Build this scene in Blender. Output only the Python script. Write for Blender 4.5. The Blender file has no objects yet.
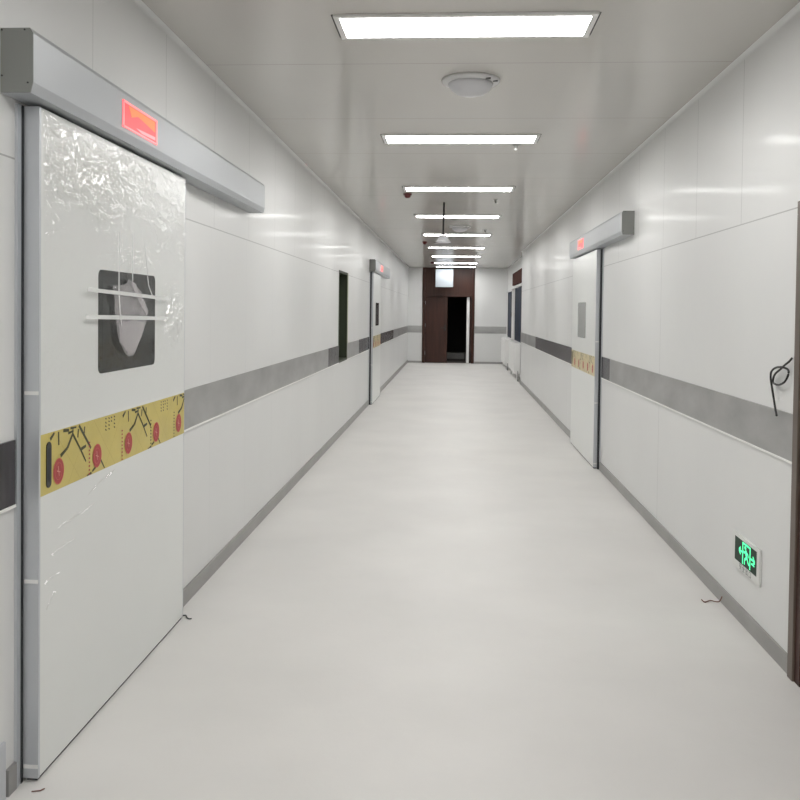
import bpy, bmesh, math, random
from mathutils import Vector, Matrix, noise
random.seed(4)
S = bpy.context.scene
C = S.collection
PI = math.pi
# ------------------------------------------------------------------ dimensions (metres)
XL, XR, ZC, YE, YB = -1.40, 1.477, 2.897, 25.7, -5.0
ZS = 2.025          # panel joint height
B0, B1 = 0.92, 1.13 # metal band

# ------------------------------------------------------------------ materials
def nt(m): return m.node_tree.nodes, m.node_tree.links
def mat(name, col, rough=.5, metal=0., coat=0., spec=.5, emit=None, es=0., bump=0., bscale=8., stretch=(1,1,1),
        var=0., vscale=2., coat_rough=.08, alpha=1., trans=0.):
    m = bpy.data.materials.new(name); m.use_nodes = True
    n, l = nt(m); b = n['Principled BSDF']
    b.inputs['Base Color'].default_value = (*col, 1); b.inputs['Roughness'].default_value = rough
    b.inputs['Metallic'].default_value = metal; b.inputs['Specular IOR Level'].default_value = spec
    b.inputs['Coat Weight'].default_value = coat; b.inputs['Coat Roughness'].default_value = coat_rough
    b.inputs['Transmission Weight'].default_value = trans
    if emit: b.inputs['Emission Color'].default_value = (*emit, 1); b.inputs['Emission Strength'].default_value = es
    tc = n.new('ShaderNodeTexCoord'); mp = n.new('ShaderNodeMapping'); mp.inputs['Scale'].default_value = stretch
    l.new(tc.outputs['Object'], mp.inputs['Vector'])
    if bump:
        t = n.new('ShaderNodeTexNoise'); t.inputs['Scale'].default_value = bscale; t.inputs['Detail'].default_value = 4
        l.new(mp.outputs[0], t.inputs['Vector'])
        bp = n.new('ShaderNodeBump'); bp.inputs['Strength'].default_value = bump; bp.inputs['Distance'].default_value = .02
        l.new(t.outputs['Fac'], bp.inputs['Height']); l.new(bp.outputs[0], b.inputs['Normal'])
        l.new(bp.outputs[0], b.inputs['Coat Normal'])
    t2 = n.new('ShaderNodeTexNoise'); t2.inputs['Scale'].default_value = vscale; t2.inputs['Detail'].default_value = 6
    l.new(mp.outputs[0], t2.inputs['Vector'])
    r = n.new('ShaderNodeMapRange'); r.inputs['From Min'].default_value = .3; r.inputs['From Max'].default_value = .7
    r.inputs['To Min'].default_value = 1 - var; r.inputs['To Max'].default_value = 1 + var * .3
    l.new(t2.outputs['Fac'], r.inputs['Value'])
    mx = n.new('ShaderNodeVectorMath'); mx.operation = 'SCALE'; mx.inputs[0].default_value = col
    l.new(r.outputs[0], mx.inputs['Scale']); l.new(mx.outputs[0], b.inputs['Base Color'])
    m['colsrc'] = mx.name
    return m

def mathn(n, l, op, a, b=None, c=None):
    q = n.new('ShaderNodeMath'); q.operation = op
    for i, v in enumerate((a, b, c)):
        if v is None: continue
        if isinstance(v, (int, float)): q.inputs[i].default_value = v
        else: l.new(v, q.inputs[i])
    return q.outputs[0]

def add_seams(m, rules, depth=.55):
    """rules: list of (axis, first, pitch or None, width, (axis, lo, hi) or None); thin joint lines between panels"""
    n, l = nt(m); b = n['Principled BSDF']
    tc = n.new('ShaderNodeTexCoord'); sp = n.new('ShaderNodeSeparateXYZ'); l.new(tc.outputs['Object'], sp.inputs[0])
    tot = None
    for ax, p0, pitch, w, rng, k in rules:
        c = mathn(n, l, 'SUBTRACT', sp.outputs[ax], p0)
        if pitch:
            c = mathn(n, l, 'DIVIDE', c, pitch)
            c = mathn(n, l, 'ADD', c, .5); c = mathn(n, l, 'FRACT', c); c = mathn(n, l, 'SUBTRACT', c, .5)
            c = mathn(n, l, 'MULTIPLY', c, pitch)
        c = mathn(n, l, 'ABSOLUTE', c); c = mathn(n, l, 'LESS_THAN', c, w / 2)
        if rng:
            g = mathn(n, l, 'GREATER_THAN', sp.outputs[rng[0]], rng[1]); h = mathn(n, l, 'LESS_THAN', sp.outputs[rng[0]], rng[2])
            c = mathn(n, l, 'MULTIPLY', c, g); c = mathn(n, l, 'MULTIPLY', c, h)
        c = mathn(n, l, 'MULTIPLY', c, k)
        tot = c if tot is None else mathn(n, l, 'MAXIMUM', tot, c)
    f = mathn(n, l, 'SUBTRACT', 1., tot)
    src = n[m['colsrc']].outputs[0]
    mx = n.new('ShaderNodeVectorMath'); mx.operation = 'SCALE'; l.new(src, mx.inputs[0]); l.new(f, mx.inputs['Scale'])
    l.new(mx.outputs[0], b.inputs['Base Color'])

M = {}
WC = (.695, .70, .695)
for k in ('left', 'right'):
    M['wall_' + k] = mat('wall_panel_' + k, WC, .42, spec=.55, coat=.07, coat_rough=.10, bump=.06, bscale=2.2, stretch=(1, 1, .5), var=.03, vscale=1.2)
add_seams(M['wall_left'], [(2, ZS, None, .006, None, .42), (1, 3.19, .83, .004, (2, ZS, 9), .35), (1, 4.79, .83, .0035, (2, 0, ZS), .12)])
add_seams(M['wall_right'], [(2, ZS, None, .006, None, .42), (1, 4.49, .82, .006, (2, ZS, 9), .32), (1, 6.16, 2.46, .006, (2, 0, ZS), .32)])
M['wall'] = mat('wall_panel_plain', WC, .38, spec=.5, var=.02)
M['ceiling'] = mat('ceiling_panel', (.56, .54, .505), .24, spec=.6, coat=.3, bump=.04, bscale=1.6, stretch=(1, .8, 1), var=.02)
add_seams(M['ceiling'], [(1, 4.6, 1.3, .007, None, .3)])
M['floor'] = mat('floor_screed', (.675, .665, .648), .5, spec=.4, bump=.08, bscale=9, var=.07, vscale=1.3)
M['white'] = mat('white_enamel', (.82, .82, .81), .35, coat=.3)
M['leaf'] = mat('door_leaf_white', (.735, .75, .735), .30, spec=.5, coat=.05, bump=.03, bscale=3, var=.02)
M['alu'] = mat('brushed_aluminium', (.60, .62, .65), .40, metal=.55, bump=.04, bscale=20, stretch=(1, 1, .05), var=.08)
M['header'] = mat('grey_painted_aluminium', (.43, .45, .47), .42, spec=.5, metal=.1, var=.02)
M['cap'] = mat('grey_end_cap', (.23, .235, .225), .5, var=.03)
M['dark'] = mat('dark_rubber_and_gaps', (.02, .022, .026), .6)
M['screw'] = mat('dark_screw', (.05, .05, .05), .4, metal=.6)
M['steel'] = mat('filmed_steel_band', (.42, .42, .415), .34, metal=.55, bump=.22, bscale=3, stretch=(1, 1, 2.5), var=.22, vscale=2.2)
M['lip'] = mat('white_band_lip', (.88, .88, .86), .35)
M['polished'] = mat('dark_polished_band', (.05, .045, .05), .22, spec=.35, bump=.25, bscale=3.5, stretch=(1, 2.2, .4), var=.5, vscale=5)
M['base'] = mat('grey_skirting', (.34, .335, .325), .4, metal=.3, bump=.05, bscale=6, var=.12, vscale=3)
M['glass_dark'] = mat('dark_glass', (.008, .009, .009), .12, spec=.22)
M['glass_inner'] = mat('dark_glass_inner', (.022, .025, .024), .16, spec=.22, var=.25, vscale=3)
M['glass_reflect_grey'] = mat('reflection_grey_glass', (.36, .37, .36), .2, spec=.6)  # pane's reflection put into the base colour as grey
M['glass_olive'] = mat('olive_glass', (.07, .085, .055), .15, spec=.6)
M['glass_blue'] = mat('night_blue_glass', (.020, .030, .055), .4, spec=.02, var=.6, vscale=3)
M['olive'] = mat('olive_reveal', (.045, .055, .035), .5, spec=.2)
M['olive_light'] = mat('pale_olive_casing', (.30, .32, .20), .5)
M['yellow'] = mat('yellow_film', (.60, .49, .115), .38, coat=.3, bump=.06, bscale=6, var=.12, vscale=5)
M['yellow_pale'] = mat('pale_yellow_film', (.72, .62, .36), .38, coat=.3, var=.15, vscale=9)
M['ochre'] = mat('ochre_line', (.38, .28, .04), .5)
M['ink'] = mat('dark_green_ink', (.055, .055, .02), .5)
M['red_ink'] = mat('red_ink', (.42, .05, .05), .5, var=.2, vscale=60)
M['red_ring'] = mat('red_ring_ink', (.55, .12, .08), .5)
M['pink_ink'] = mat('pale_red_ink', (.62, .28, .22), .5)
M['redlamp'] = mat('red_sign_glow', (.5, .05, .05), .4, emit=(1., .05, .06), es=1.15)
M['orangelamp'] = mat('orange_sign_glow', (.5, .1, .04), .4, emit=(1., .16, .035), es=1.1)
M['pinklamp'] = mat('pink_sign_rim', (.8, .3, .3), .4, emit=(1., .15, .17), es=1.0)
M['panel'] = mat('light_diffuser', (.9, .9, .9), .5, emit=(1., .99, .97), es=27.5)
M['wood'] = mat('dark_brown_wood', (.048, .018, .012), .42, spec=.3, coat=.05, bump=.05, bscale=6, stretch=(3, 3, .3), var=.35, vscale=5)
M['wood_edge'] = mat('grey_brown_casing', (.13, .10, .08), .4, var=.2, vscale=5, stretch=(3, 3, .3))
M['black'] = mat('black_plastic', (.012, .012, .012), .4)
M['redplastic'] = mat('dark_red_plastic', (.11, .018, .016), .4)
M['dome'] = mat('dome_plastic', (.55, .55, .57), .35, coat=.2)
M['domebase'] = mat('dome_base', (.66, .66, .66), .4)
M['copper'] = mat('copper_wire', (.16, .06, .04), .4)
M['exit_dark'] = mat('exit_sign_dark_green', (.008, .022, .014), .4, spec=.1, emit=(.02, .06, .03), es=.15)
M['exit_glow'] = mat('exit_sign_green_glow', (.1, .8, .4), .4, emit=(.06, .95, .38), es=1.0)
M['exit_frame'] = mat('exit_sign_frame', (.70, .71, .69), .35, coat=.2)
M['greytext'] = mat('grey_print', (.14, .14, .14), .5)
M['signwhite'] = mat('blank_white_sign', (.30, .33, .36), .5, spec=.2)
M['valance'] = mat('matt_brown_board', (.07, .02, .014), .7, spec=.05, var=.2)
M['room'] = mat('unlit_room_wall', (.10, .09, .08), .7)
M['gap'] = mat('ceiling_gap_shade', (.03, .03, .03), .8)

def film_mat(name, tint, fac, rough, bscale, bstr, body=0.):
    m = bpy.data.materials.new(name); m.use_nodes = True; n, l = nt(m); n.clear()
    o = n.new('ShaderNodeOutputMaterial'); mx = n.new('ShaderNodeMixShader'); tr = n.new('ShaderNodeBsdfTransparent')
    gl = n.new('ShaderNodeBsdfPrincipled'); gl.inputs['Base Color'].default_value = (*tint, 1); gl.inputs['Roughness'].default_value = rough
    gl.inputs['Metallic'].default_value = 0 if body else 1.
    if body: gl.inputs['Specular IOR Level'].default_value = 1.
    tc = n.new('ShaderNodeTexCoord'); t = n.new('ShaderNodeTexNoise'); t.inputs['Scale'].default_value = bscale
    t.inputs['Detail'].default_value = 5; t.inputs['Distortion'].default_value = 1.2
    l.new(tc.outputs['Object'], t.inputs['Vector'])
    bp = n.new('ShaderNodeBump'); bp.inputs['Strength'].default_value = bstr; bp.inputs['Distance'].default_value = .02
    l.new(t.outputs['Fac'], bp.inputs['Height']); l.new(bp.outputs[0], gl.inputs['Normal'])
    mx.inputs['Fac'].default_value = fac
    l.new(tr.outputs[0], mx.inputs[1]); l.new(gl.outputs[0], mx.inputs[2]); l.new(mx.outputs[0], o.inputs[0])
    return m
M['wrap'] = film_mat('clear_plastic_wrap', (.95, .95, .95), .085, .07, 20, .15)
M['bag'] = film_mat('milky_plastic', (.92, .88, .90), .30, .22, 12, .5, body=1)
M['tape'] = film_mat('milky_tape', (.88, .89, .88), .72, .25, 12, .1, body=1)
M['bubble'] = film_mat('loose_plastic', (.95, .95, .95), .22, .12, 22, .3)

# ------------------------------------------------------------------ mesh building
class MB:
    def __init__(s): s.v = []; s.f = []; s.m = []; s.mats = []; s.cur = 0
    def use(s, k):
        if k not in s.mats: s.mats.append(k)
        s.cur = s.mats.index(k); return s
    def face(s, pts):
        b = len(s.v); s.v += [tuple(p) for p in pts]; s.f.append(tuple(range(b, b + len(pts)))); s.m.append(s.cur)
    def addf(s, vs, fs):
        b = len(s.v); s.v += [tuple(p) for p in vs]
        for f in fs: s.f.append(tuple(i + b for i in f)); s.m.append(s.cur)
    def box(s, x0, x1, y0, y1, z0, z1):
        x0, x1 = sorted((x0, x1)); y0, y1 = sorted((y0, y1)); z0, z1 = sorted((z0, z1))
        v = [(x, y, z) for x in (x0, x1) for y in (y0, y1) for z in (z0, z1)]
        s.addf(v, [(0,1,3,2), (4,6,7,5), (0,4,5,1), (2,3,7,6), (0,2,6,4), (1,5,7,3)]); return s
    def lathe(s, prof, c, seg=32, axis='z'):
        vs = []; fs = []
        for r, h in prof:
            for i in range(seg):
                a = 2 * PI * i / seg; p = (r * math.cos(a), r * math.sin(a), h)
                if axis == 'x': p = (p[2], p[0], p[1])
                vs.append((c[0] + p[0], c[1] + p[1], c[2] + p[2]))
        for j in range(len(prof) - 1):
            for i in range(seg):
                k = (i + 1) % seg; fs.append((j*seg+i, j*seg+k, (j+1)*seg+k, (j+1)*seg+i))
        fs.append(tuple(range(seg - 1, -1, -1))); fs.append(tuple((len(prof)-1)*seg + i for i in range(seg)))
        s.addf(vs, fs); return s
    def prism(s, poly, fn, d0, d1):
        """poly in (a,b); fn(a,b,d)->xyz"""
        n = len(poly); vs = [fn(a, b, d0) for a, b in poly] + [fn(a, b, d1) for a, b in poly]
        fs = [tuple(range(n - 1, -1, -1)), tuple(range(n, 2 * n))] + [(i, (i+1) % n, n+(i+1) % n, n+i) for i in range(n)]
        s.addf(vs, fs); return s
    def tube(s, pts, r, seg=8):
        pts = [Vector(p) for p in pts]; vs = []; fs = []; up = Vector((.3, .2, 1)).normalized()
        for i, p in enumerate(pts):
            t = (pts[min(i+1, len(pts)-1)] - pts[max(i-1, 0)]).normalized()
            a = t.cross(up)
            if a.length < .05: a = t.cross(Vector((1, 0, 0)))
            a.normalize(); b = t.cross(a).normalized()
            for k in range(seg):
                q = 2 * PI * k / seg; vs.append(p + a * r * math.cos(q) + b * r * math.sin(q))
        for i in range(len(pts) - 1):
            for k in range(seg):
                k2 = (k+1) % seg; fs.append((i*seg+k, i*seg+k2, (i+1)*seg+k2, (i+1)*seg+k))
        fs.append(tuple(range(seg))); fs.append(tuple((len(pts)-1)*seg+k for k in range(seg)))
        s.addf(vs, fs); return s
    def build(s, name, mk=None, parent=None, smooth=False, bevel=0.):
        me = bpy.data.meshes.new(name); me.from_pydata(s.v, [], s.f)
        keys = s.mats or [mk]
        for k in keys: me.materials.append(M[k])
        if s.mats:
            for p, i in zip(me.polygons, s.m): p.material_index = i
        bm = bmesh.new(); bm.from_mesh(me); bmesh.ops.recalc_face_normals(bm, faces=bm.faces); bm.to_mesh(me); bm.free()
        o = bpy.data.objects.new(name, me); C.objects.link(o)
        if smooth:
            for p in me.polygons: p.use_smooth = True
        if parent:
            o.parent = parent
            W = parent.matrix_world if parent.parent is None else parent.matrix_world
            off = world_loc(parent)
            me.transform(Matrix.Translation(-off))
        if bevel:
            b = o.modifiers.new('bevel', 'BEVEL'); b.width = bevel; b.segments = 2; b.limit_method = 'ANGLE'
        return o

def world_loc(o):
    v = Vector(o.location)
    while o.parent: o = o.parent; v += Vector(o.location)
    return v
def empty(name, loc):
    o = bpy.data.objects.new(name, None); o.location = loc; o.empty_display_size = .1; C.objects.link(o); return o
def tag(o, label=None, cat=None, group=None, kind=None):
    if label: o['label'] = label
    if cat: o['category'] = cat
    if group: o['group'] = group
    if kind: o['kind'] = kind
    return o
def struct(o, label=None, cat=None): return tag(o, label, cat, kind='structure')
def setbase(o):
    """give a single-mesh thing an origin at its lowest middle point"""
    vs = [v.co for v in o.data.vertices]
    lo = Vector([min(v[i] for v in vs) for i in range(3)]); hi = Vector([max(v[i] for v in vs) for i in range(3)])
    c = Vector(((lo.x+hi.x)/2, (lo.y+hi.y)/2, lo.z)); o.data.transform(Matrix.Translation(-c)); o.location = c; return o
def copy_thing(root, loc):
    r = root.copy(); C.objects.link(r); r.location = loc
    def rec(a, b):
        for ch in list(a.children):
            if ch == b: continue
            c = ch.copy(); C.objects.link(c); c.parent = b; rec(ch, c)
    rec(root, r); return r

# ------------------------------------------------------------------ the shell
T = .15
# floor, ceiling
b = MB(); b.box(XL - T, XR + .5, YB - T, YE + T, -.1, 0)
struct(b.build('floor', 'floor'), 'off-white dusty levelled floor of the long corridor', 'floor')
b = MB(); b.box(XL - T, XR + .5, YB - T, YE + T, ZC, ZC + .1)
struct(b.build('ceiling', 'ceiling'), 'glossy grey-white panel ceiling of the corridor', 'ceiling')
# left wall, with the narrow window opening
WY0, WY1, WZ0, WZ1 = 10.2, 11.02, .915, 2.05
b = MB()
b.box(XL - T, XL, YB, WY0, 0, ZC); b.box(XL - T, XL, WY1, YE, 0, ZC)
b.box(XL - T, XL, WY0, WY1, 0, WZ0); b.box(XL - T, XL, WY0, WY1, WZ1, ZC)
struct(b.build('wall_left', 'wall_left'), 'white panelled wall on the left side of the corridor', 'wall')
# right wall up to the radiator recess; recess wall set back
AY, AX = 18.7, XR + .13
b = MB(); b.box(XR, XR + T, YB, 1.9, 0, ZC); b.box(XR, XR + T, 3.66, AY, 0, ZC); b.box(XR, XR + T, 1.9, 3.66, 2.02, ZC)
struct(b.build('wall_right', 'wall_right'), 'white panelled wall on the right side of the corridor', 'wall')
b = MB(); b.box(AX, AX + T, AY - .02, YE, 0, ZC); b.box(XR + T, AX + T, AY - .05, AY - .02, 0, ZC)
struct(b.build('wall_recess', 'wall'), 'white set-back wall behind the two radiators', 'wall')
b = MB(); b.box(XL - T, XR + .5, YB - T, YB, 0, ZC)
struct(b.build('wall_back', 'wall'), 'white wall behind the viewer', 'wall')
# end wall with doorway
EX0, EX1 = -.93, .585       # brown frame edges
b = MB(); b.box(XL - T, EX0, YE, YE + T, 0, ZC); b.box(EX1, XR + .5, YE, YE + T, 0, ZC)
struct(b.build('wall_end', 'wall'), 'white wall at the far end of the corridor beside the brown doorway', 'wall')
# dark room behind the end door
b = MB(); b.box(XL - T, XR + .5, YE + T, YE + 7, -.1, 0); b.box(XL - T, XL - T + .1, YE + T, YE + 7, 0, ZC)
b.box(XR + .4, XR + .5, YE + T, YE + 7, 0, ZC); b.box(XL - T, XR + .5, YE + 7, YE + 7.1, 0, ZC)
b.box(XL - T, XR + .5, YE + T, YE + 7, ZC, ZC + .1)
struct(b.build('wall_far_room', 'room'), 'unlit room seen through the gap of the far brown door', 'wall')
# cove mouldings where walls meet the ceiling
def cove(x, sgn, y0, y1, n):
    r = .022; pts = [(0, 0)] + [(r - r * math.sin(a), r - r * math.cos(a)) for a in [PI/2 * i / 5 for i in range(6)]]
    b = MB(); b.prism(pts, lambda a, c, d: (x + sgn * a, d, ZC - c), y0, y1)
    struct(b.build(n, 'wall', smooth=False))
cove(XL, 1, YB, YE, 'trim_1'); cove(XR, -1, YB, AY, 'trim_2')

# metal bands (trim) along the walls
tn = [2]
def band(x, sgn, y0, y1, mk='steel', label=None):
    tn[0] += 1
    b = MB().use(mk); b.box(x, x + sgn * .008, y0, y1, B0 + .004, B1); b.use('lip'); b.box(x, x + sgn * .011, y0, y1, B0 - .005, B0 + .004)
    struct(b.build('trim_%d' % tn[0]), label, 'metal band')
band(XL, 1, 1.0, 2.605, 'polished', 'short dark polished metal band on the wall at the left edge')
band(XL, 1, 4.15, 9.35, 'steel', 'long grey metal band on left wall between near door and window')
band(XL, 1, 9.35, 10.2, 'polished', 'dark streaked metal band just before the narrow window')
band(XL, 1, 11.02, 12.4, 'steel', 'grey metal band between narrow window and far left door')
band(XL, 1, 12.4, 13.9, 'polished', 'dark streaked metal band just before the far left door')
band(XL, 1, 15.5, 19.5, 'polished', 'dark polished metal band just past the far left door')
band(XL, 1, 19.5, YE - .01, 'steel', 'grey metal band at the far end of the left wall')
band(XR, -1, 3.718, 8.05, 'steel', 'long grey metal band on right wall between near door frame and sliding door')
band(XR, -1, 8.05, 8.5, 'polished', 'short dark metal band beside the right sliding door')
band(XR, -1, 10.27, 15.3, 'polished', 'dark polished metal band past the right sliding door')
band(XR, -1, 15.3, AY - .002, 'steel', 'grey metal band at the far end of the right wall')
for x0, x1 in ((XL + .01, EX0 - .04), (EX1 + .04, XR + .12)):
    tn[0] += 1; b = MB(); b.box(x0, x1, YE - .008, YE, B0, B1)
    struct(b.build('trim_%d' % tn[0], 'steel'), 'grey metal band on the end wall %s of the brown doorway' % ('left' if x0 < 0 else 'right'), 'metal band')
# skirtings
b = MB(); [b.box(XL, XL + .012, y0, y1, 0, .085) for y0, y1 in ((2.56, 2.61), (4.15, 13.9), (15.5, YE - .012))]
struct(b.build('baseboard_left', 'base'), 'low grey metal skirting along the left wall', 'skirting')
b = MB(); [b.box(XR - .012, XR, y0, y1, 0, .08) for y0, y1 in ((3.718, 8.5), (10.27, AY))]
struct(b.build('baseboard_right', 'base'), 'low grey metal skirting along the right wall', 'skirting')
b = MB(); b.box(XL + .012, EX0 - .04, YE - .012, YE, 0, .06); b.box(EX1 + .04, XR + .12, YE - .012, YE, 0, .06)
struct(b.build('baseboard_end', 'base'), 'low grey skirting on the end wall', 'skirting')
# taller metal guard at the very left edge
b = MB(); b.box(XL, XL + .010, 2.30, 2.548, 0, .185)
g = b.build('corner_guard', 'alu', bevel=.002); tag(setbase(g), 'low metal guard plate at the foot of the wall at far left edge', 'metal plate')

# ------------------------------------------------------------------ windows
r = empty('window_1', (XL, WY0, WZ0)); struct(r, 'tall narrow dark window in left wall before the far door', 'window')
b = MB(); t = .03
b.box(XL - .13, XL + .004, WY0, WY0 + t, WZ0, WZ1); b.box(XL - .13, XL + .004, WY1 - t, WY1, WZ0, WZ1)
b.box(XL - .13, XL + .004, WY0, WY1, WZ1 - t, WZ1); b.box(XL - .13, XL + .004, WY0, WY1, WZ0, WZ0 + t)
b.build('window_frame', 'olive', r)
MB().box(XL, XL + .006, WY1 - .012, WY1 + .05, WZ0, WZ1).build('casing_strip', 'olive_light', r)
b = MB(); b.box(XL - .12, XL - .11, WY0 + t, WY1 - t, WZ0 + t, WZ1 - t); b.build('pane', 'glass_olive', r)
def tall_window(name, y0, y1, z0, z1, label):
    x = AX; r = empty(name, (x, y0, z0)); struct(r, label, 'window'); f = .05
    b = MB(); b.box(x - .05, x, y0, y0+f, z0, z1); b.box(x - .05, x, y1-f, y1, z0, z1); b.box(x-.05, x, y0, y1, z0, z0+f); b.box(x-.05, x, y0, y1, z1-f, z1)
    b.build('window_frame', 'white', r, bevel=.004)
    b = MB(); b.box(x - .02, x - .008, y0+f, y1-f, z0+f, z1-f); b.build('pane', 'glass_blue', r)
    b = MB(); b.box(x - .075, x - .05, y0 + .012, y0 + .035, 1.45, 1.57); b.build('window_handle', 'screw', r)
    b = MB(); b.box(x - .11, x, y0 - .05, y1 + .05, z0 - .04, z0); b.build('window_sill', 'white', r)
tall_window('window_2', 19.3, 22.3, .80, 2.24, 'nearer dark blue window with white frame above the nearer radiator')
tall_window('window_3', 23.0, 25.2, .80, 2.20, 'farther narrow dark window with white frame above the farther radiator')
b = MB(); b.box(AX - .05, AX, 19.2, 22.9, 2.28, 2.60)
o = b.build('valance', 'valance', bevel=.004); tag(setbase(o), 'dark brown board above the windows at the far right', 'board')

# ------------------------------------------------------------------ sliding doors and their operators
LEN = 1.485
def sliding_door(name, x, sg, y0, label, near, film, glass, flip=False, LEN=1.485):
    """s runs away from the viewer, n out of the wall"""
    P = lambda s_, z, n: (x + sg * n, y0 + s_, z)
    r = empty(name, (x + sg * .035, y0 + LEN / 2, 0)); struct(r, label, 'sliding door')
    def bx(s0, s1, n0, n1, z0, z1, b=None): return (b or MB()).box(x + sg*n0, x + sg*n1, y0+s0, y0+s1, z0, z1)
    N = .061
    bx(.012, LEN - .006, .012, N, .012, 2.2).build('leaf', 'leaf', r, bevel=.0015)
    e = bx(0, .012, .010, N + .001, .012, 2.2); e.build('edge_profile', 'alu', r)
    bx(LEN - .006, LEN, .012, N, .012, 2.2).build('edge_profile', 'alu', r)
    for z in (.655, 1.27, .045): bx(-.002, 0, .014, N, z, z + .012).build('edge_clip', 'white', r)
    bx(.01, LEN - .01, .02, N - .006, .001, .012).build('bottom_seal', 'dark', r)
    # window
    w0, w1, z0, z1 = (.457, 1.06, 1.305, 1.70) if near else (.64, 1.22, 1.29, 1.68)
    def rr(a0, a1, c0, c1, q=.025):
        o = []
        for cx, cz, st in ((a1-q, c1-q, 0), (a0+q, c1-q, 90), (a0+q, c0+q, 180), (a1-q, c0+q, 270)):
            for k in range(6): a = math.radians(st + k * 18); o.append((cx + q*math.cos(a), cz + q*math.sin(a)))
        return o
    b = MB(); b.prism(rr(w0, w1, z0, z1), lambda a, c, d: P(a, c, d), N - .001, N + .0015)
    f = b.build('window_pane', glass, r)
    if glass == 'glass_dark':
        b = MB(); b.prism(rr(w0+.035, w1-.035, z0+.03, z1-.03, .01), lambda a, c, d: P(a, c, d), N + .0015, N + .002); b.build('inner_pane', 'glass_inner', f)
    # film over the band
    fz0, fz1 = (.935, 1.137) if near else (.925, 1.125)
    b = MB().use(film); b.prism([(.012, fz0), (LEN - .006, fz0), (LEN - .006, fz1), (.012, fz1)], lambda a, c, d: P(a, c, d), N, N + .001)
    def clip(a, c): return (min(max(a, .014), LEN - .008), min(max(c, fz0 + .001), fz1 - .001))
    lev = [N + .0012]
    def stroke(p, q, w):
        lev[0] += .00001
        dx, dz = q[0]-p[0], q[1]-p[1]; L = math.hypot(dx, dz) or 1; nx, nz = -dz/L*w/2, dx/L*w/2
        pts = [clip(p[0]+nx, p[1]+nz), clip(q[0]+nx*.8, q[1]+nz*.8), clip(q[0]-nx*.8, q[1]-nz*.8), clip(p[0]-nx, p[1]-nz)]
        b.face([P(a, c, lev[0]) for a, c in pts])
    def disc(s_, z, rx, rz, w=None):
        lev[0] += .00002; n = 28
        o = [clip(s_ + rx*math.cos(2*PI*i/n), z + rz*math.sin(2*PI*i/n)) for i in range(n)]
        if w is None: b.face([P(a, c, lev[0]) for a, c in o]); return
        i_ = [clip(s_ + (rx-w)*math.cos(2*PI*i/n), z + (rz-w)*math.sin(2*PI*i/n)) for i in range(n)]
        for i in range(n):
            k = (i+1) % n; b.face([P(*o[i], lev[0]), P(*o[k], lev[0]), P(*i_[k], lev[0]), P(*i_[i], lev[0])])
    b.use('ochre')
    k = -.2
    while k < 1.6:
        stroke((k, fz1), (k + .20, fz0), .0022); stroke((k + .1, fz0), (k + .27, fz1), .0018); k += .309
    for base in (-.617, 0, .617, 1.234):
        b.use('ink')
        for p, q, w in (((.151, 1.046), (.203, 1.066), .014), ((.203, 1.066), (.245, 1.111), .014), ((.245, 1.107), (.306, 1.045), .011),
                        ((.306, 1.045), (.352, .992), .009), ((.312, 1.044), (.352, 1.050), .013), ((.294, 1.133), (.395, 1.034), .013),
                        ((.289, 1.120), (.283, 1.090), .010), ((.340, 1.122), (.336, 1.092), .010), ((.136, 1.131), (.138, 1.086), .010),
                        ((.077, 1.114), (.106, 1.133), .013), ((.171, 1.131), (.215, 1.126), .012), ((.225, 1.131), (.272, 1.129), .008),
                        ((.208, 1.116), (.250, 1.119), .009), ((.245, 1.128), (.243, 1.10), .008), ((.467, .992), (.518, .936), .010),
                        ((.406, .946), (.436, .956), .010), ((.385, .939), (.40, .941), .012), ((.36, .936), (.395, .94), .008)):
            stroke((p[0]+base, p[1]), (q[0]+base, q[1]), w)
        for cs in (.522, .552, .575, .604):
            for j in range(4 if cs != .575 else 2):
                stroke((base+cs, 1.128 - j*.014), (base+cs+.012, 1.126 - j*.014 - random.random()*.004), .006)
    k = 0
    for cs in (.136, .447, .755, 1.08, 1.39):
        b.use('ink' if cs > 1 else 'red_ink')
        for j in range(9):
            z = 1.058 - j*.0145
            if cs < .2: continue
            stroke((cs - .068 - .006, z), (cs - .068 + .006, z - .003*random.random()), .007)
        b.use('red_ink'); disc(cs, .997, .040, .045)
        b.use('red_ring'); disc(cs, .997, .040, .045, .0035); disc(cs, .997, .026, .030, .002)
        b.use('pink_ink'); stroke((cs - .012, 1.0), (cs + .012, .992), .004); stroke((cs-.004, 1.015), (cs+.004, .98), .004)
    b.build('protective_film', None, r)
    # recessed pull
    hs = LEN - .065 if flip else .066
    b = MB(); b.prism(rr(hs - .017, hs + .017, .955, 1.108, .0165), lambda a, c, d: P(a, c, d), N, N + .004)
    b.build('handle', 'black', r, bevel=.001)
    b = MB(); b.prism(rr(hs - .009, hs + .009, .975, 1.088, .0085), lambda a, c, d: P(a, c, d), N + .004, N + .0045)
    b.build('handle_slot', 'dark', r)
    return r, P, N

d1, P1, N1 = sliding_door('door_1', XL, 1, 2.65, 'nearest left sliding door, white leaf wrapped in plastic with bright yellow printed film', True, 'yellow', 'glass_dark')
sliding_door('door_2', XL, 1, 13.95, 'far left sliding door with dark window, seen edge on beyond narrow wall window', True, 'yellow_pale', 'glass_dark')
sliding_door('door_3', XR, -1, 8.56, 'right wall sliding door with small reflection-grey window and pale yellow film', False, 'yellow_pale', 'glass_reflect_grey', True, 1.69)

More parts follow.
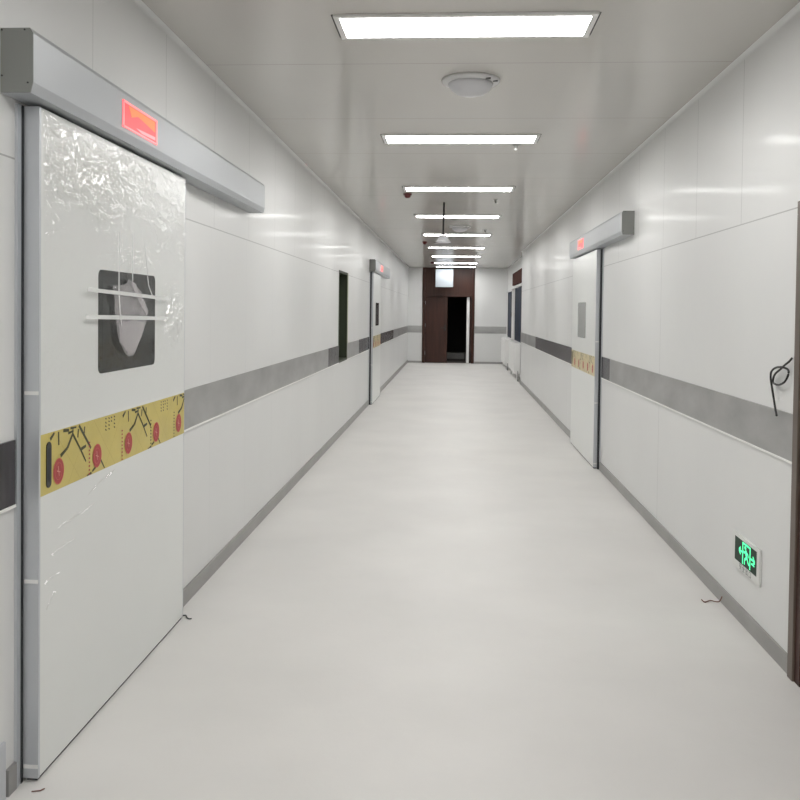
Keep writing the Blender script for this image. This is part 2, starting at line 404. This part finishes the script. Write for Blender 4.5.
# plastic wrap on the near leaf
def wrap():
    nx, nz = 300, 230; s0, s1, z0, z1 = .02, LEN - .012, 1.15, 2.192
    vs = []; fs = []; nn = noise.noise; att = []
    for j in range(nz + 1):
        for i in range(nx + 1):
            s_ = s0 + (s1-s0)*i/nx; z = z0 + (z1-z0)*j/nz
            m = max(0, min(1, (z - 1.68)/.14)) * max(0, min(1, .62 + 1.5*nn(Vector((s_*3.1, z*3.1, 3)))))
            if z > 1.93: m = max(m, .75)
            cr = max(0, 1 - math.hypot((s_-1.29)/.19, (z-1.53)/.19))
            tp = max(0, 1 - math.hypot((s_-.80)/.42, (z-1.755)/.06))
            m = max(m, min(1, cr*2.2), min(1, tp*1.6)) * min(1, min(i, nx-i, j, nz-j) / 3)
            att.append(min(1, m*1.15)); wx = 1.1*nn(Vector((s_*6, z*6, 0))); wz = 1.1*nn(Vector((s_*6, z*6, 9)))
            q = Vector((s_*15 + 1.3*wx, z*20 + 1.3*wz, 0))
            w = max(0, 1 - abs(nn(q))*3.2)**2; w2 = max(0, 1 - abs(nn(q*2.3 + Vector((5, 5, 5))))*3.0)**2
            vs.append(P1(s_, z, N1 + .0022 + .0004 + (m + 1.3*min(1, cr*2)) * (.0062*w + .0032*w2)))
    for j in range(nz):
        for i in range(nx):
            a = j*(nx+1)+i; fs.append((a, a+1, a+nx+2, a+nx+1))
    b = MB(); b.addf(vs, fs); o = b.build('plastic_wrap', 'wrap', d1, smooth=True)
    o['label'] = 'clear wrinkled plastic wrap'
    at = o.data.attributes.new('wrinkle_shine', 'FLOAT', 'POINT'); at.data.foreach_set('value', att)  # vertex mask that strengthens the highlights on wrinkled wrap
    n, l = nt(M['wrap']); an = n.new('ShaderNodeAttribute'); an.attribute_name = 'wrinkle_shine'
    f_ = mathn(n, l, 'MULTIPLY_ADD', an.outputs['Fac'], .115, .065); l.new(f_, [q for q in n if q.type == 'MIX_SHADER'][0].inputs['Fac'])
    # few creases lower down
    b = MB()
    for (sa, za, sb, zb) in ((.36, .865, .62, .915), (.08, .80, .45, .82), (.06, .72, .28, .735), (.03, .64, .16, .65), (.05, .55, .12, .60)):
        n = 14; top = []; bot = []
        for k in range(n + 1):
            u = k/n; s_ = sa + (sb-sa)*u; z = za + (zb-za)*u + .006*noise.noise(Vector((s_*20, za*9, 1)))
            w = .005*math.sin(PI*u) + .0006
            top.append((s_, z + w)); bot.append((s_, z - w))
        for k in range(n):
            m0 = ((top[k][0]), (top[k][1]+bot[k][1])/2); m1 = ((top[k+1][0]), (top[k+1][1]+bot[k+1][1])/2)
            b.face([P1(*top[k], N1+.0006), P1(*top[k+1], N1+.0006), P1(*m1, N1+.004), P1(*m0, N1+.004)])
            b.face([P1(*m0, N1+.004), P1(*m1, N1+.004), P1(*bot[k+1], N1+.0006), P1(*bot[k], N1+.0006)])
    b.build('wrap_crease', 'bubble', d1, smooth=True)
wrap()

# crumpled plastic sheet taped over the door window
bagroot = empty('plastic_sheet', P1(.77, 1.36, N1 + .012))
tag(bagroot, 'crumpled milky plastic sheet taped over the dark window of nearest left door', 'plastic sheet')
def poly_sheet(poly, n0, amp, seed, fr=9):
    poly = [(a - .028, c) for a, c in poly]
    bm = bmesh.new(); vs = [bm.verts.new((a, c, 0)) for a, c in poly]; bm.faces.new(vs)
    bmesh.ops.triangulate(bm, faces=bm.faces[:]); 
    for _ in range(5):
        bmesh.ops.subdivide_edges(bm, edges=[e for e in bm.edges if e.calc_length() > .022], cuts=1, use_grid_fill=False)
        bmesh.ops.triangulate(bm, faces=bm.faces[:])
    out = MB(); bm.verts.index_update(); vv = []
    for v in bm.verts:
        s_, z = v.co.x, v.co.y
        w = 1 - abs(noise.noise(Vector((s_*fr, z*fr*.7, seed)))) * 2; w2 = noise.noise(Vector((s_*fr*3, z*fr*2, seed + 4)))
        h = n0 + amp * (max(0, w) + .4*w2 + .4)
        vv.append(P1(s_, z, N1 + max(.006, h)))
    out.addf(vv, [tuple(q.index for q in f.verts) for f in bm.faces]); bm.free(); return out
poly_sheet([(.582, 1.642), (.704, 1.649), (.75, 1.675), (.788, 1.666), (.877, 1.617), (.95, 1.546), (.94, 1.489), (.792, 1.36), (.735, 1.359), (.644, 1.42), (.617, 1.508), (.60, 1.576)],
           .006, .009, 1, 13).build('sheet', 'bag', bagroot, smooth=True)
poly_sheet([(.745, 1.672), (.79, 1.662), (.88, 1.615), (.95, 1.545), (.935, 1.525), (.87, 1.56), (.80, 1.62)], .013, .008, 7, 18).build('fold', 'bag', bagroot, smooth=True)
poly_sheet([(.63, 1.49), (.78, 1.51), (.93, 1.49), (.80, 1.372), (.735, 1.37), (.65, 1.42)], .011, .008, 12, 16).build('fold', 'bag', bagroot, smooth=True)
def strip(pts, w, n=.0095):
    b = MB(); L = len(pts)
    tt = []
    for i, (s_, z) in enumerate(pts):
        a = pts[max(0, i-1)]; c = pts[min(L-1, i+1)]; d = Vector((c[0]-a[0], c[1]-a[1])).normalized(); tt.append((Vector((s_, z)), Vector((-d.y, d.x))*w/2))
    for i in range(L-1):
        (p, u), (q, v) = tt[i], tt[i+1]
        b.prism([tuple(p+u), tuple(q+v), tuple(q-v), tuple(p-u)], lambda a, c, d: P1(a, c, d), N1 + n, N1 + n + .0006)
    return b
strip([(.323, 1.621), (.75, 1.611), (1.195, 1.600)], .015, .018).build('tape_strip', 'tape', bagroot)
strip([(.309, 1.522), (.75, 1.516), (1.173, 1.509)], .016, .018).build('tape_strip', 'tape', bagroot)
strip([(.614, 1.86), (.614, 1.625), (.625, 1.55), (.643, 1.486)], .009, .016).build('tape_strip', 'tape', bagroot)
strip([(.749, 1.86), (.756, 1.665)], .009, .016).build('tape_strip', 'tape', bagroot)
strip([(.885, 1.83), (.916, 1.731), (.938, 1.656), (.991, 1.604)], .006, .016).build('tape_strip', 'tape', bagroot)

# operator housings above the doors
def operator(x, sg, y0, label, sign_s, full=True):
    D, z0, z1, c, L = .104, 2.212, 2.409, .017, 3.17
    r = empty('door_operator', (x + sg*D/2, y0 + L/2, z0)); tag(r, label, 'door operator', 'grey sliding-door operator housings')
    prof = [(.001, z0), (D - c*.5, z0), (D, z0 + c*1.9), (D, z1 - c), (D - c*.6, z1), (.001, z1)]
    fn = lambda a, z, d: (x + sg*a, d, z)
    MB().prism(prof, fn, y0 + .004, y0 + L - .004).build('housing', 'header', r)
    for ya, yb in ((y0, y0 + .004), (y0 + L - .004, y0 + L)):
        e = MB().prism(prof, fn, ya, yb).build('end_cap', 'cap', r)
        if ya == y0:
            for a, z in ((.006, z1 - .006), (.078, z1 - .006), (.006, z1 - .145), (.088, z0 + .03)):
                MB().lathe([(.0028, 0), (.0028, .002)], (0, 0, 0), 10)
                b = MB(); n = 12; p = [(a + .0028*math.cos(2*PI*i/n), z + .0028*math.sin(2*PI*i/n)) for i in range(n)]
                b.prism(p, fn, y0 - .002, y0).build('screw', 'screw', e)
    # lit red sign let into the front
    s0, s1, za, zb = y0 + sign_s, y0 + sign_s + .372, 2.262, 2.366
    rim = MB(); n0, n1 = D, D + .004; t = .010
    q = lambda a, b_, c0, c1, m0, m1: rim.box(x + sg*m0, x + sg*m1, a, b_, c0, c1)
    q(s0, s1, za, za+t*.7, n0, n1); q(s0, s1, zb-t*.7, zb, n0, n1); q(s0, s0+t, za, zb, n0, n1); q(s1-t, s1, za, zb, n0, n1)
    sn = MB().box(x + sg*D, x + sg*(D+.0015), s0+t, s1-t, za+t*.7, zb-t*.7).build('red_sign', 'redlamp', r)
    sn['label'] = 'lit red sign window'
    rim.build('sign_rim', 'pinklamp', sn)
    b = MB()
    b.prism([(s0+.06, zb-.010), (s1-.02, zb-.010), (s1-.02, zb-.055), (s1-.10, zb-.045), (s0+.16, zb-.032), (s0+.09, zb-.05)], lambda a, z, d: (x + sg*d, a, z), D+.0015, D+.002)
    b.build('orange_glow', 'orangelamp', sn)
    b = MB(); b.prism([(s0+.14, za+.022), (s1-.015, za+.030), (s1-.015, za+.016), (s0+.2, za+.012)], lambda a, z, d: (x + sg*d, a, z), D+.0015, D+.002)
    b.build('pale_glow', 'pinklamp', sn)
    return r
operator(XL, 1, 2.525, 'large grey operator housing with red sign above nearest left sliding door', .70)
operator(XL, 1, 13.87, 'small distant grey operator housing above the far left sliding door', 1.0)
operator(XR, -1, 7.10, 'grey operator housing with red sign above right wall sliding door', 2.08)

# door jambs (aluminium); dark strips stand in for the shaded gaps beside leaves
def jamb(name, x, sg, y0, y1, dark0, dark1, label, pr=.012):
    r = empty(name, (x, y0, 0)); struct(r, label, 'door jamb')
    b = MB(); b.box(x, x + sg*.010, y0, y1, 0, 2.2); b.build('jamb_profile', 'alu', r)
    b = MB(); b.box(x, x + sg*pr, dark0, dark1, 0, 2.2); b.build('jamb_gap_shade', 'dark', r)
jamb('trim_20', XL, 1, 2.612, 2.636, 2.636, 2.649, 'grey upright jamb beside the nearest left door')
jamb('trim_21', XL, 1, 13.90, 13.925, 13.925, 13.948, 'thin upright jamb beside the far left door', .034)
jamb('trim_22', XR, -1, 8.50, 8.525, 8.525, 8.558, 'thin upright jamb beside the right sliding door', .026)

# ------------------------------------------------------------------ near right door (brown)
r = empty('door_4', (XR, 2.8, 0)); struct(r, 'dark brown door frame cut off by the right edge of the picture', 'door')
b = MB(); b.box(XR - .022, XR + .02, 3.66, 3.715, 0, 1.99); b.box(XR - .022, XR + .02, 1.85, 1.90, 0, 1.99); b.box(XR-.022, XR+.02, 1.85, 3.715, 1.99, 2.045)
b.build('casing', 'wood_edge', r, bevel=.003)
b = MB(); b.box(XR - .012, XR + T, 3.61, 3.659, 0, 2.019); b.box(XR - .012, XR + T, 1.901, 1.94, 0, 2.019); b.box(XR-.012, XR+T, 1.94, 3.61, 1.98, 2.019)
b.build('door_frame', 'wood', r)
b = MB(); b.box(XR + .05, XR + .09, 1.945, 3.605, .01, 1.975); lf = b.build('door_leaf', 'wood', r)
b = MB(); b.box(XR + .02, XR + .035, 2.1, 2.23, 1.0, 1.02); b.box(XR + .035, XR + .05, 2.1, 2.12, .98, 1.04); b.build('door_handle', 'alu', lf)

# ------------------------------------------------------------------ end doorway (brown double door, one leaf ajar)
r = empty('door_5', (0, YE, 0)); struct(r, 'dark brown double door with tall transom at the corridor end, one leaf open', 'door')
ZT = 2.02
b = MB()
b.box(EX0 - .035, EX0 + .055, YE - .02, YE + .12, 0, ZC); b.box(EX1 - .055, EX1 + .035, YE - .02, YE + .12, 0, ZC)
b.box(EX0 + .055, EX1 - .055, YE - .015, YE + .12, ZT, ZT + .05)
b.build('door_frame', 'wood', r, bevel=.003)
b = MB(); b.box(EX0 + .055, EX1 - .055, YE + .01, YE + .06, ZT + .05, ZC); b.build('transom_panel', 'wood', r)
b = MB(); b.box(EX0 + .058, -.20, YE + .02, YE + .065, .01, ZT - .005); lf = b.build('door_leaf', 'wood', r, bevel=.003)
b = MB(); b.box(-.29, -.25, YE + .012, YE + .02, .98, 1.16); b.box(-.40, -.27, YE - .03, YE - .015, 1.06, 1.08); b.box(-.275, -.26, YE - .03, YE + .012, 1.06, 1.08)
b.build('door_handle', 'black', lf)
for z in (.25, 1.1, 1.78):
    MB().box(EX0 + .05, EX0 + .062, YE + .005, YE + .02, z, z + .1).build('hinge', 'alu', lf)
# the open leaf, swung into the far room; its lit edge is painted as a pale strip
b = MB(); b.box(EX1 - .115, EX1 - .07, YE + .10, YE + .80, .01, ZT - .005); lf2 = b.build('door_leaf', 'wood', r, bevel=.003)
b = MB(); b.box(EX1 - .20, EX1 - .116, YE + .08, YE + .10, .01, ZT - .005); o = b.build('lit_edge_strip', 'white', lf2); o['label'] = 'pale strip for the lit edge'

# ------------------------------------------------------------------ radiators
def radiator(y0, y1, h0, h1, label):
    x1 = AX - .09; r = empty('radiator', (x1, (y0+y1)/2, 0)); tag(r, label, 'radiator', 'white radiators under the far windows')
    b = MB(); b.box(x1 - .11, x1, y0, y1, h0, h1); 
    b.build('radiator_body', 'white', r, bevel=.01)
    n = int((y1-y0)/.11)
    for i in range(n):
        y = y0 + .03 + i*.11; MB().box(x1 - .128, x1 - .11, y, y + .07, h0 + .03, h1 - .03).build('radiator_fin', 'white', r, bevel=.004)
    MB().box(x1 - .13, x1 + .0, y0 - .012, y0, h0 + .01, h1).build('end_panel', 'white', r, bevel=.003)
    b = MB(); b.tube([(x1 - .055, y0 - .06, 0), (x1 - .055, y0 - .06, h0 + .06), (x1 - .055, y0 - .012, h0 + .06)], .014); b.build('pipe', 'base', r, smooth=True)
    for y in (y0 + .1, y1 - .1):
        MB().box(x1 - .07, x1 - .03, y - .02, y + .02, 0, h0).build('foot', 'white', r)
radiator(19.35, 21.6, .16, .86, 'white finned radiator nearer of the two, under the nearer far window')
radiator(22.95, 25.0, .12, .84, 'white finned radiator farther of the two, closest to the end wall')

# ------------------------------------------------------------------ ceiling lights
def light(y, label, gl=True, gr=True, first=None):
    if first is not None:
        o = copy_thing(first, (.03, y, ZC)); o['label'] = label; return o
    r = empty('ceiling_light', (.03, y, ZC)); tag(r, label, 'ceiling light', 'recessed ceiling light panels down the corridor')
    w, d, h, t = .597, .163, .012, .029; cx = .03
    b = MB(); z0, z1 = ZC - h, ZC
    b.box(cx-w, cx+w, y-d, y-d+t, z0, z1); b.box(cx-w, cx+w, y+d-t, y+d, z0, z1)
    b.box(cx-w, cx-w+t, y-d+t, y+d-t, z0, z1); b.box(cx+w-t, cx+w, y-d+t, y+d-t, z0, z1)
    b.build('frame', 'white', r, bevel=.002)
    MB().box(cx-w+t, cx+w-t, y-d+t, y+d-t, ZC - .0115, ZC - .001).build('diffuser', 'panel', r)
    for a in (cx-w-.010, cx+w):
        MB().box(a, a+.010, y-d+.01, y+d, ZC - .0015, ZC).build('gap_shade_strip', 'gap', r)  # flat dark strip painted for the shaded gap at the frame end
    return r
L1 = light(3.99, 'ceiling light panel nearest the viewer, largest, in front of the near white dome')
light(6.57, 'second ceiling light panel from the viewer, just behind the near white dome', first=L1)
light(9.22, 'third ceiling light panel from the viewer, red detector by its left end', first=L1)
light(11.85, 'fourth ceiling light panel from the viewer, crossed by the hanging black cord', first=L1)
light(14.68, 'fifth ceiling light panel from the viewer, right above the white pendant bell', first=L1)
light(17.6, 'sixth ceiling light panel from the viewer, just beyond the white pendant bell', first=L1)
light(20.35, 'seventh ceiling light panel from the viewer', first=L1)
light(23.1, 'second farthest ceiling light panel, before the last by the brown doorway', first=L1)
light(25.0, 'farthest ceiling light panel right before the brown doorway', first=L1)
for y in (1.35, -1.3, -3.9): light(y, 'ceiling light panel behind the viewer', first=L1)

# ------------------------------------------------------------------ ceiling domes
def dome(x, y, label, tilt=0):
    r = empty('ceiling_dome', (x, y, ZC)); tag(r, label, 'ceiling dome', 'round white domes on the ceiling')
    MB().lathe([(.166, 0), (.168, -.008), (.160, -.018), (.135, -.022)], (x, y, ZC), 48).build('base_ring', 'domebase', r, smooth=True)
    MB().lathe([(.130, -.020), (.126, -.036), (.112, -.058), (.088, -.076), (.05, -.088), (.012, -.091)], (x, y, ZC), 48).build('dome_cover', 'dome', r, smooth=True)
    for a in (-50, -22):
        c, s_ = math.cos(math.radians(a)), math.sin(math.radians(a)); px, py = x + .150*c, y + .150*s_
        MB().box(px - .014, px + .014, py - .006, py + .006, ZC - .0245, ZC - .018).build('slot_mark', 'screw', r)
dome(.078, 4.93, 'large white dome on the ceiling between first and second light panels')
dome(.075, 13.25, 'small distant white dome on ceiling between fourth and fifth light panels')
# hanging bell pendant
px, py = -.14, 10.4
r = empty('pendant_lamp', (px, py, ZC)); tag(r, 'white bell-shaped pendant hanging on a black cord in mid corridor', 'pendant')
MB().tube([(px, py, ZC), (px - .002, py, ZC - .2), (px - .006, py, ZC - .40)], .012, 10).build('cord', 'black', r, smooth=True)
MB().lathe([(.012, -.395), (.045, -.405), (.052, -.425), (.075, -.465), (.095, -.487), (.088, -.492), (.02, -.480)], (px - .006, py, ZC), 32).build('bell_shade', 'dome', r, smooth=True)
# red detectors
def detector(x, y, label):
    r = empty('heat_detector', (x, y, ZC)); tag(r, label, 'detector', 'dark red detectors on the ceiling')
    MB().lathe([(.048, 0), (.050, -.012), (.045, -.022)], (x, y, ZC), 24).build('base', 'redplastic', r, smooth=True)
    MB().lathe([(.036, -.020), (.034, -.040), (.022, -.052), (.008, -.054)], (x, y, ZC), 24).build('sensor_cap', 'redplastic', r, smooth=True)
detector(-.545, 9.62, 'dark red detector by the left end of the third light panel')
detector(-.575, 16.2, 'small dark red detector before the left end of the sixth light panel')
detector(-.60, 22.75, 'tiny distant dark red detector near the left end of the farthest light panels')
# sprinklers
def sprinkler(x, y, label, mk='white'):
    r = empty('sprinkler', (x, y, ZC)); tag(r, label, 'sprinkler', 'sprinkler heads on the ceiling')
    MB().lathe([(.030, 0), (.030, -.003), (.022, -.007)], (x, y, ZC), 20).build('escutcheon', 'base', r, smooth=True)
    MB().lathe([(.009, -.006), (.009, -.028), (.013, -.030), (.013, -.036), (.006, -.042)], (x, y, ZC), 16).build('nozzle', mk, r, smooth=True)
sprinkler(.475, 6.84, 'small white sprinkler head behind the second light panel at its right')
sprinkler(.475, 10.15, 'small grey sprinkler head between third and fourth light panels', 'base')
sprinkler(.49, 13.9, 'small grey sprinkler head before the fifth light panel at its right', 'base')
sprinkler(.50, 19.1, 'tiny distant grey sprinkler head beyond the sixth light panel', 'base')

b = MB(); b.box(-.30, EX1 - .22, 28.0, 28.5, 0, .21); o = b.build('floor_board', 'base', bevel=.003)
tag(setbase(o), 'low grey block lying on the dark floor beyond the open brown door', 'block')
# blank white hanging sign
r = empty('hanging_sign', (-.30, YE - .35, 2.32)); tag(r, 'blank white rectangular sign hanging from ceiling before the brown transom', 'sign')
MB().box(-.565, -.04, YE - .365, YE - .335, 2.30, ZC - .06).build('sign_panel', 'signwhite', r, bevel=.004)
for x in (-.50, -.10): MB().tube([(x, YE - .35, ZC - .06), (x, YE - .35, ZC)], .006).build('hanger', 'alu', r)

# ------------------------------------------------------------------ exit sign on right wall
X = XR
r = empty('exit_sign', (X, 4.295, .26)); tag(r, 'green lit exit sign with running figure, low on the right wall', 'exit sign')
Q = lambda y, z, d: (X - d, y, z)
MB().prism([(4.095, .262), (4.485, .262), (4.485, .440), (4.095, .440)], Q, 0, .012).build('sign_housing', 'exit_frame', r, bevel=.002)
MB().prism([(4.130, .302), (4.440, .302), (4.440, .422), (4.130, .422)], Q, .012, .0128).build('sign_face', 'exit_dark', r)
b = MB(); lv = [.0129]
def st(p, q, w):
    lv[0] += .00002; d = Vector((q[0]-p[0], q[1]-p[1])).normalized(); n = Vector((-d.y, d.x))*w/2; p, q = Vector(p), Vector(q)
    b.face([Q(*(p+n), lv[0]), Q(*(q+n), lv[0]), Q(*(q-n), lv[0]), Q(*(p-n), lv[0])])
# door outline (y decreases towards the right of the sign)
st((4.322, .308), (4.322, .418), .013); st((4.218, .308), (4.218, .418), .013); st((4.328, .414), (4.212, .414), .010)
# running figure
n = 16; b.face([Q(4.285 + .013*math.cos(2*PI*i/n), .398 + .010*math.sin(2*PI*i/n), .0131) for i in range(n)])
st((4.280, .386), (4.262, .350), .022); st((4.280, .382), (4.305, .368), .010); st((4.305, .368), (4.315, .376), .008)
st((4.272, .380), (4.245, .372), .009); st((4.245, .372), (4.238, .360), .008)
st((4.265, .352), (4.292, .338), .013); st((4.292, .338), (4.296, .312), .011); st((4.260, .352), (4.240, .330), .012); st((4.240, .330), (4.215, .328), .010)
# arrows
st((4.372, .366), (4.326, .366), .010); st((4.376, .366), (4.352, .384), .012); st((4.376, .366), (4.352, .348), .012)
st((4.210, .366), (4.160, .366), .010); st((4.152, .362), (4.178, .384), .012); st((4.152, .362), (4.178, .346), .012); st((4.20, .345), (4.155, .343), .008)
b.build('sign_figure', 'exit_glow', r)
def text_part(body, size, loc, rot, mk, parent, name):
    cu = bpy.data.curves.new(name, 'FONT'); cu.body = body; cu.size = size; cu.align_x = 'CENTER'; cu.align_y = 'CENTER'; cu.extrude = .0002
    t = bpy.data.objects.new(name, cu); C.objects.link(t); t.matrix_world = Matrix.Translation(loc) @ rot
    bpy.context.view_layer.update()
    dg = bpy.context.evaluated_depsgraph_get(); me = bpy.data.meshes.new_from_object(t.evaluated_get(dg))
    me.transform(Matrix.Translation(Vector(loc) - world_loc(parent)) @ rot)
    bpy.data.objects.remove(t); me.materials.clear(); me.materials.append(M[mk])
    o = bpy.data.objects.new(name, me); C.objects.link(o); o.parent = parent; return o
rot = Matrix(((0, 0, -1), (-1, 0, 0), (0, 1, 0))).to_4x4()   # faces -x, reading direction -y
text_part('安 全 出 口', .036, (X - .0126, 4.285, .282), rot, 'greytext', r, 'sign_text')

# ------------------------------------------------------------------ small loose things
def spline(pts, k=5):
    out = []
    P_ = [Vector(p) for p in pts]
    for i in range(len(P_)-1):
        a, b_, c, d = P_[max(i-1, 0)], P_[i], P_[i+1], P_[min(i+2, len(P_)-1)]
        for j in range(k):
            t = j/k; out.append(.5*((2*b_) + (-a+c)*t + (2*a-5*b_+4*c-d)*t*t + (-a+3*b_-3*c+d)*t**3))
    out.append(P_[-1]); return out
cab = [(3.785, 1.373), (3.785, 1.357), (3.815, 1.341), (3.864, 1.317), (3.929, 1.293), (3.965, 1.271), (3.971, 1.25), (3.926, 1.245), (3.875, 1.247), (3.812, 1.266),
       (3.788, 1.296), (3.800, 1.32), (3.836, 1.329), (3.893, 1.323), (3.934, 1.304), (3.947, 1.275), (3.945, 1.235), (3.93, 1.185), (3.897, 1.132), (3.869, 1.11)]
pts = []
for i, (y, z) in enumerate(cab):
    pts.append((XR - (.002 if i == 0 else .012 + .010*math.sin(i*.55)**2 + (.012 if i > 11 else 0)), y, z))
b = MB(); b.tube(spline(pts), .0048, 8); o = b.build('cable', 'black', smooth=True); tag(setbase(o), 'black cable with a loop coming out of right wall beside the brown frame', 'cable')
b = MB(); b.tube(spline([(1.365, 4.66, .008), (1.375, 4.632, .004), (1.41, 4.655, .006), (1.435, 4.642, .005), (1.452, 4.630, .012), (1.463, 4.625, .04)]), .003, 6)
o = b.build('wire_scrap', 'copper', smooth=True); tag(setbase(o), 'short reddish brown wire scrap on floor against the right skirting', 'wire')
b = MB(); b.tube(spline([(-1.345, 4.137, .012), (-1.330, 4.150, .010), (-1.318, 4.135, .004), (-1.302, 4.12, .004), (-1.292, 4.125, .004)]), .003, 6)
o = b.build('seal_tail', 'dark', smooth=True); tag(setbase(o), 'dark curled end of rubber on the floor at corner of nearest left door', 'rubber strip')
b = MB(); b.tube([(-1.330, 2.592, .003), (-1.305, 2.60, .003), (-1.297, 2.612, .003)], .002, 6)
o = b.build('twig', 'copper'); tag(setbase(o), 'tiny thin thread on the floor before the nearest left door edge', 'thread')

# ------------------------------------------------------------------ camera
f, PX, PY, roll = 844.8, 399.6, 330.9, .0136
VX, VY = 454.03, 312.11
Yc = Vector(((VX-PX)/f, -(VY-PY)/f, -1)).normalized()
u = Vector((math.sin(roll), math.cos(roll), 0)); Zc = (u - u.dot(Yc)*Yc).normalized(); Xc = Yc.cross(Zc)
cam = bpy.data.cameras.new('camera'); co = bpy.data.objects.new('camera', cam); C.objects.link(co)
R = Matrix((Xc, Yc, Zc)).to_4x4(); co.matrix_world = Matrix.Translation((0, 0, 1.555)) @ R
cam.sensor_width = 36; cam.lens = f/800*36; cam.shift_x = (400-PX)/800; cam.shift_y = -(400-PY)/800; cam.clip_start = .05; cam.clip_end = 100
S.camera = co
# ------------------------------------------------------------------ world + view
w = bpy.data.worlds.new('world'); S.world = w; w.use_nodes = True
w.node_tree.nodes['Background'].inputs[0].default_value = (.05, .055, .06, 1); w.node_tree.nodes['Background'].inputs[1].default_value = .3
S.view_settings.view_transform = 'Standard'; S.view_settings.look = 'None'; S.view_settings.exposure = 0.; S.view_settings.gamma = 1.
S.view_settings.use_curve_mapping = False
S.cycles.max_bounces = 14; S.cycles.diffuse_bounces = 8; S.cycles.glossy_bounces = 6; S.cycles.transparent_max_bounces = 12
S.cycles.sample_clamp_indirect = 6
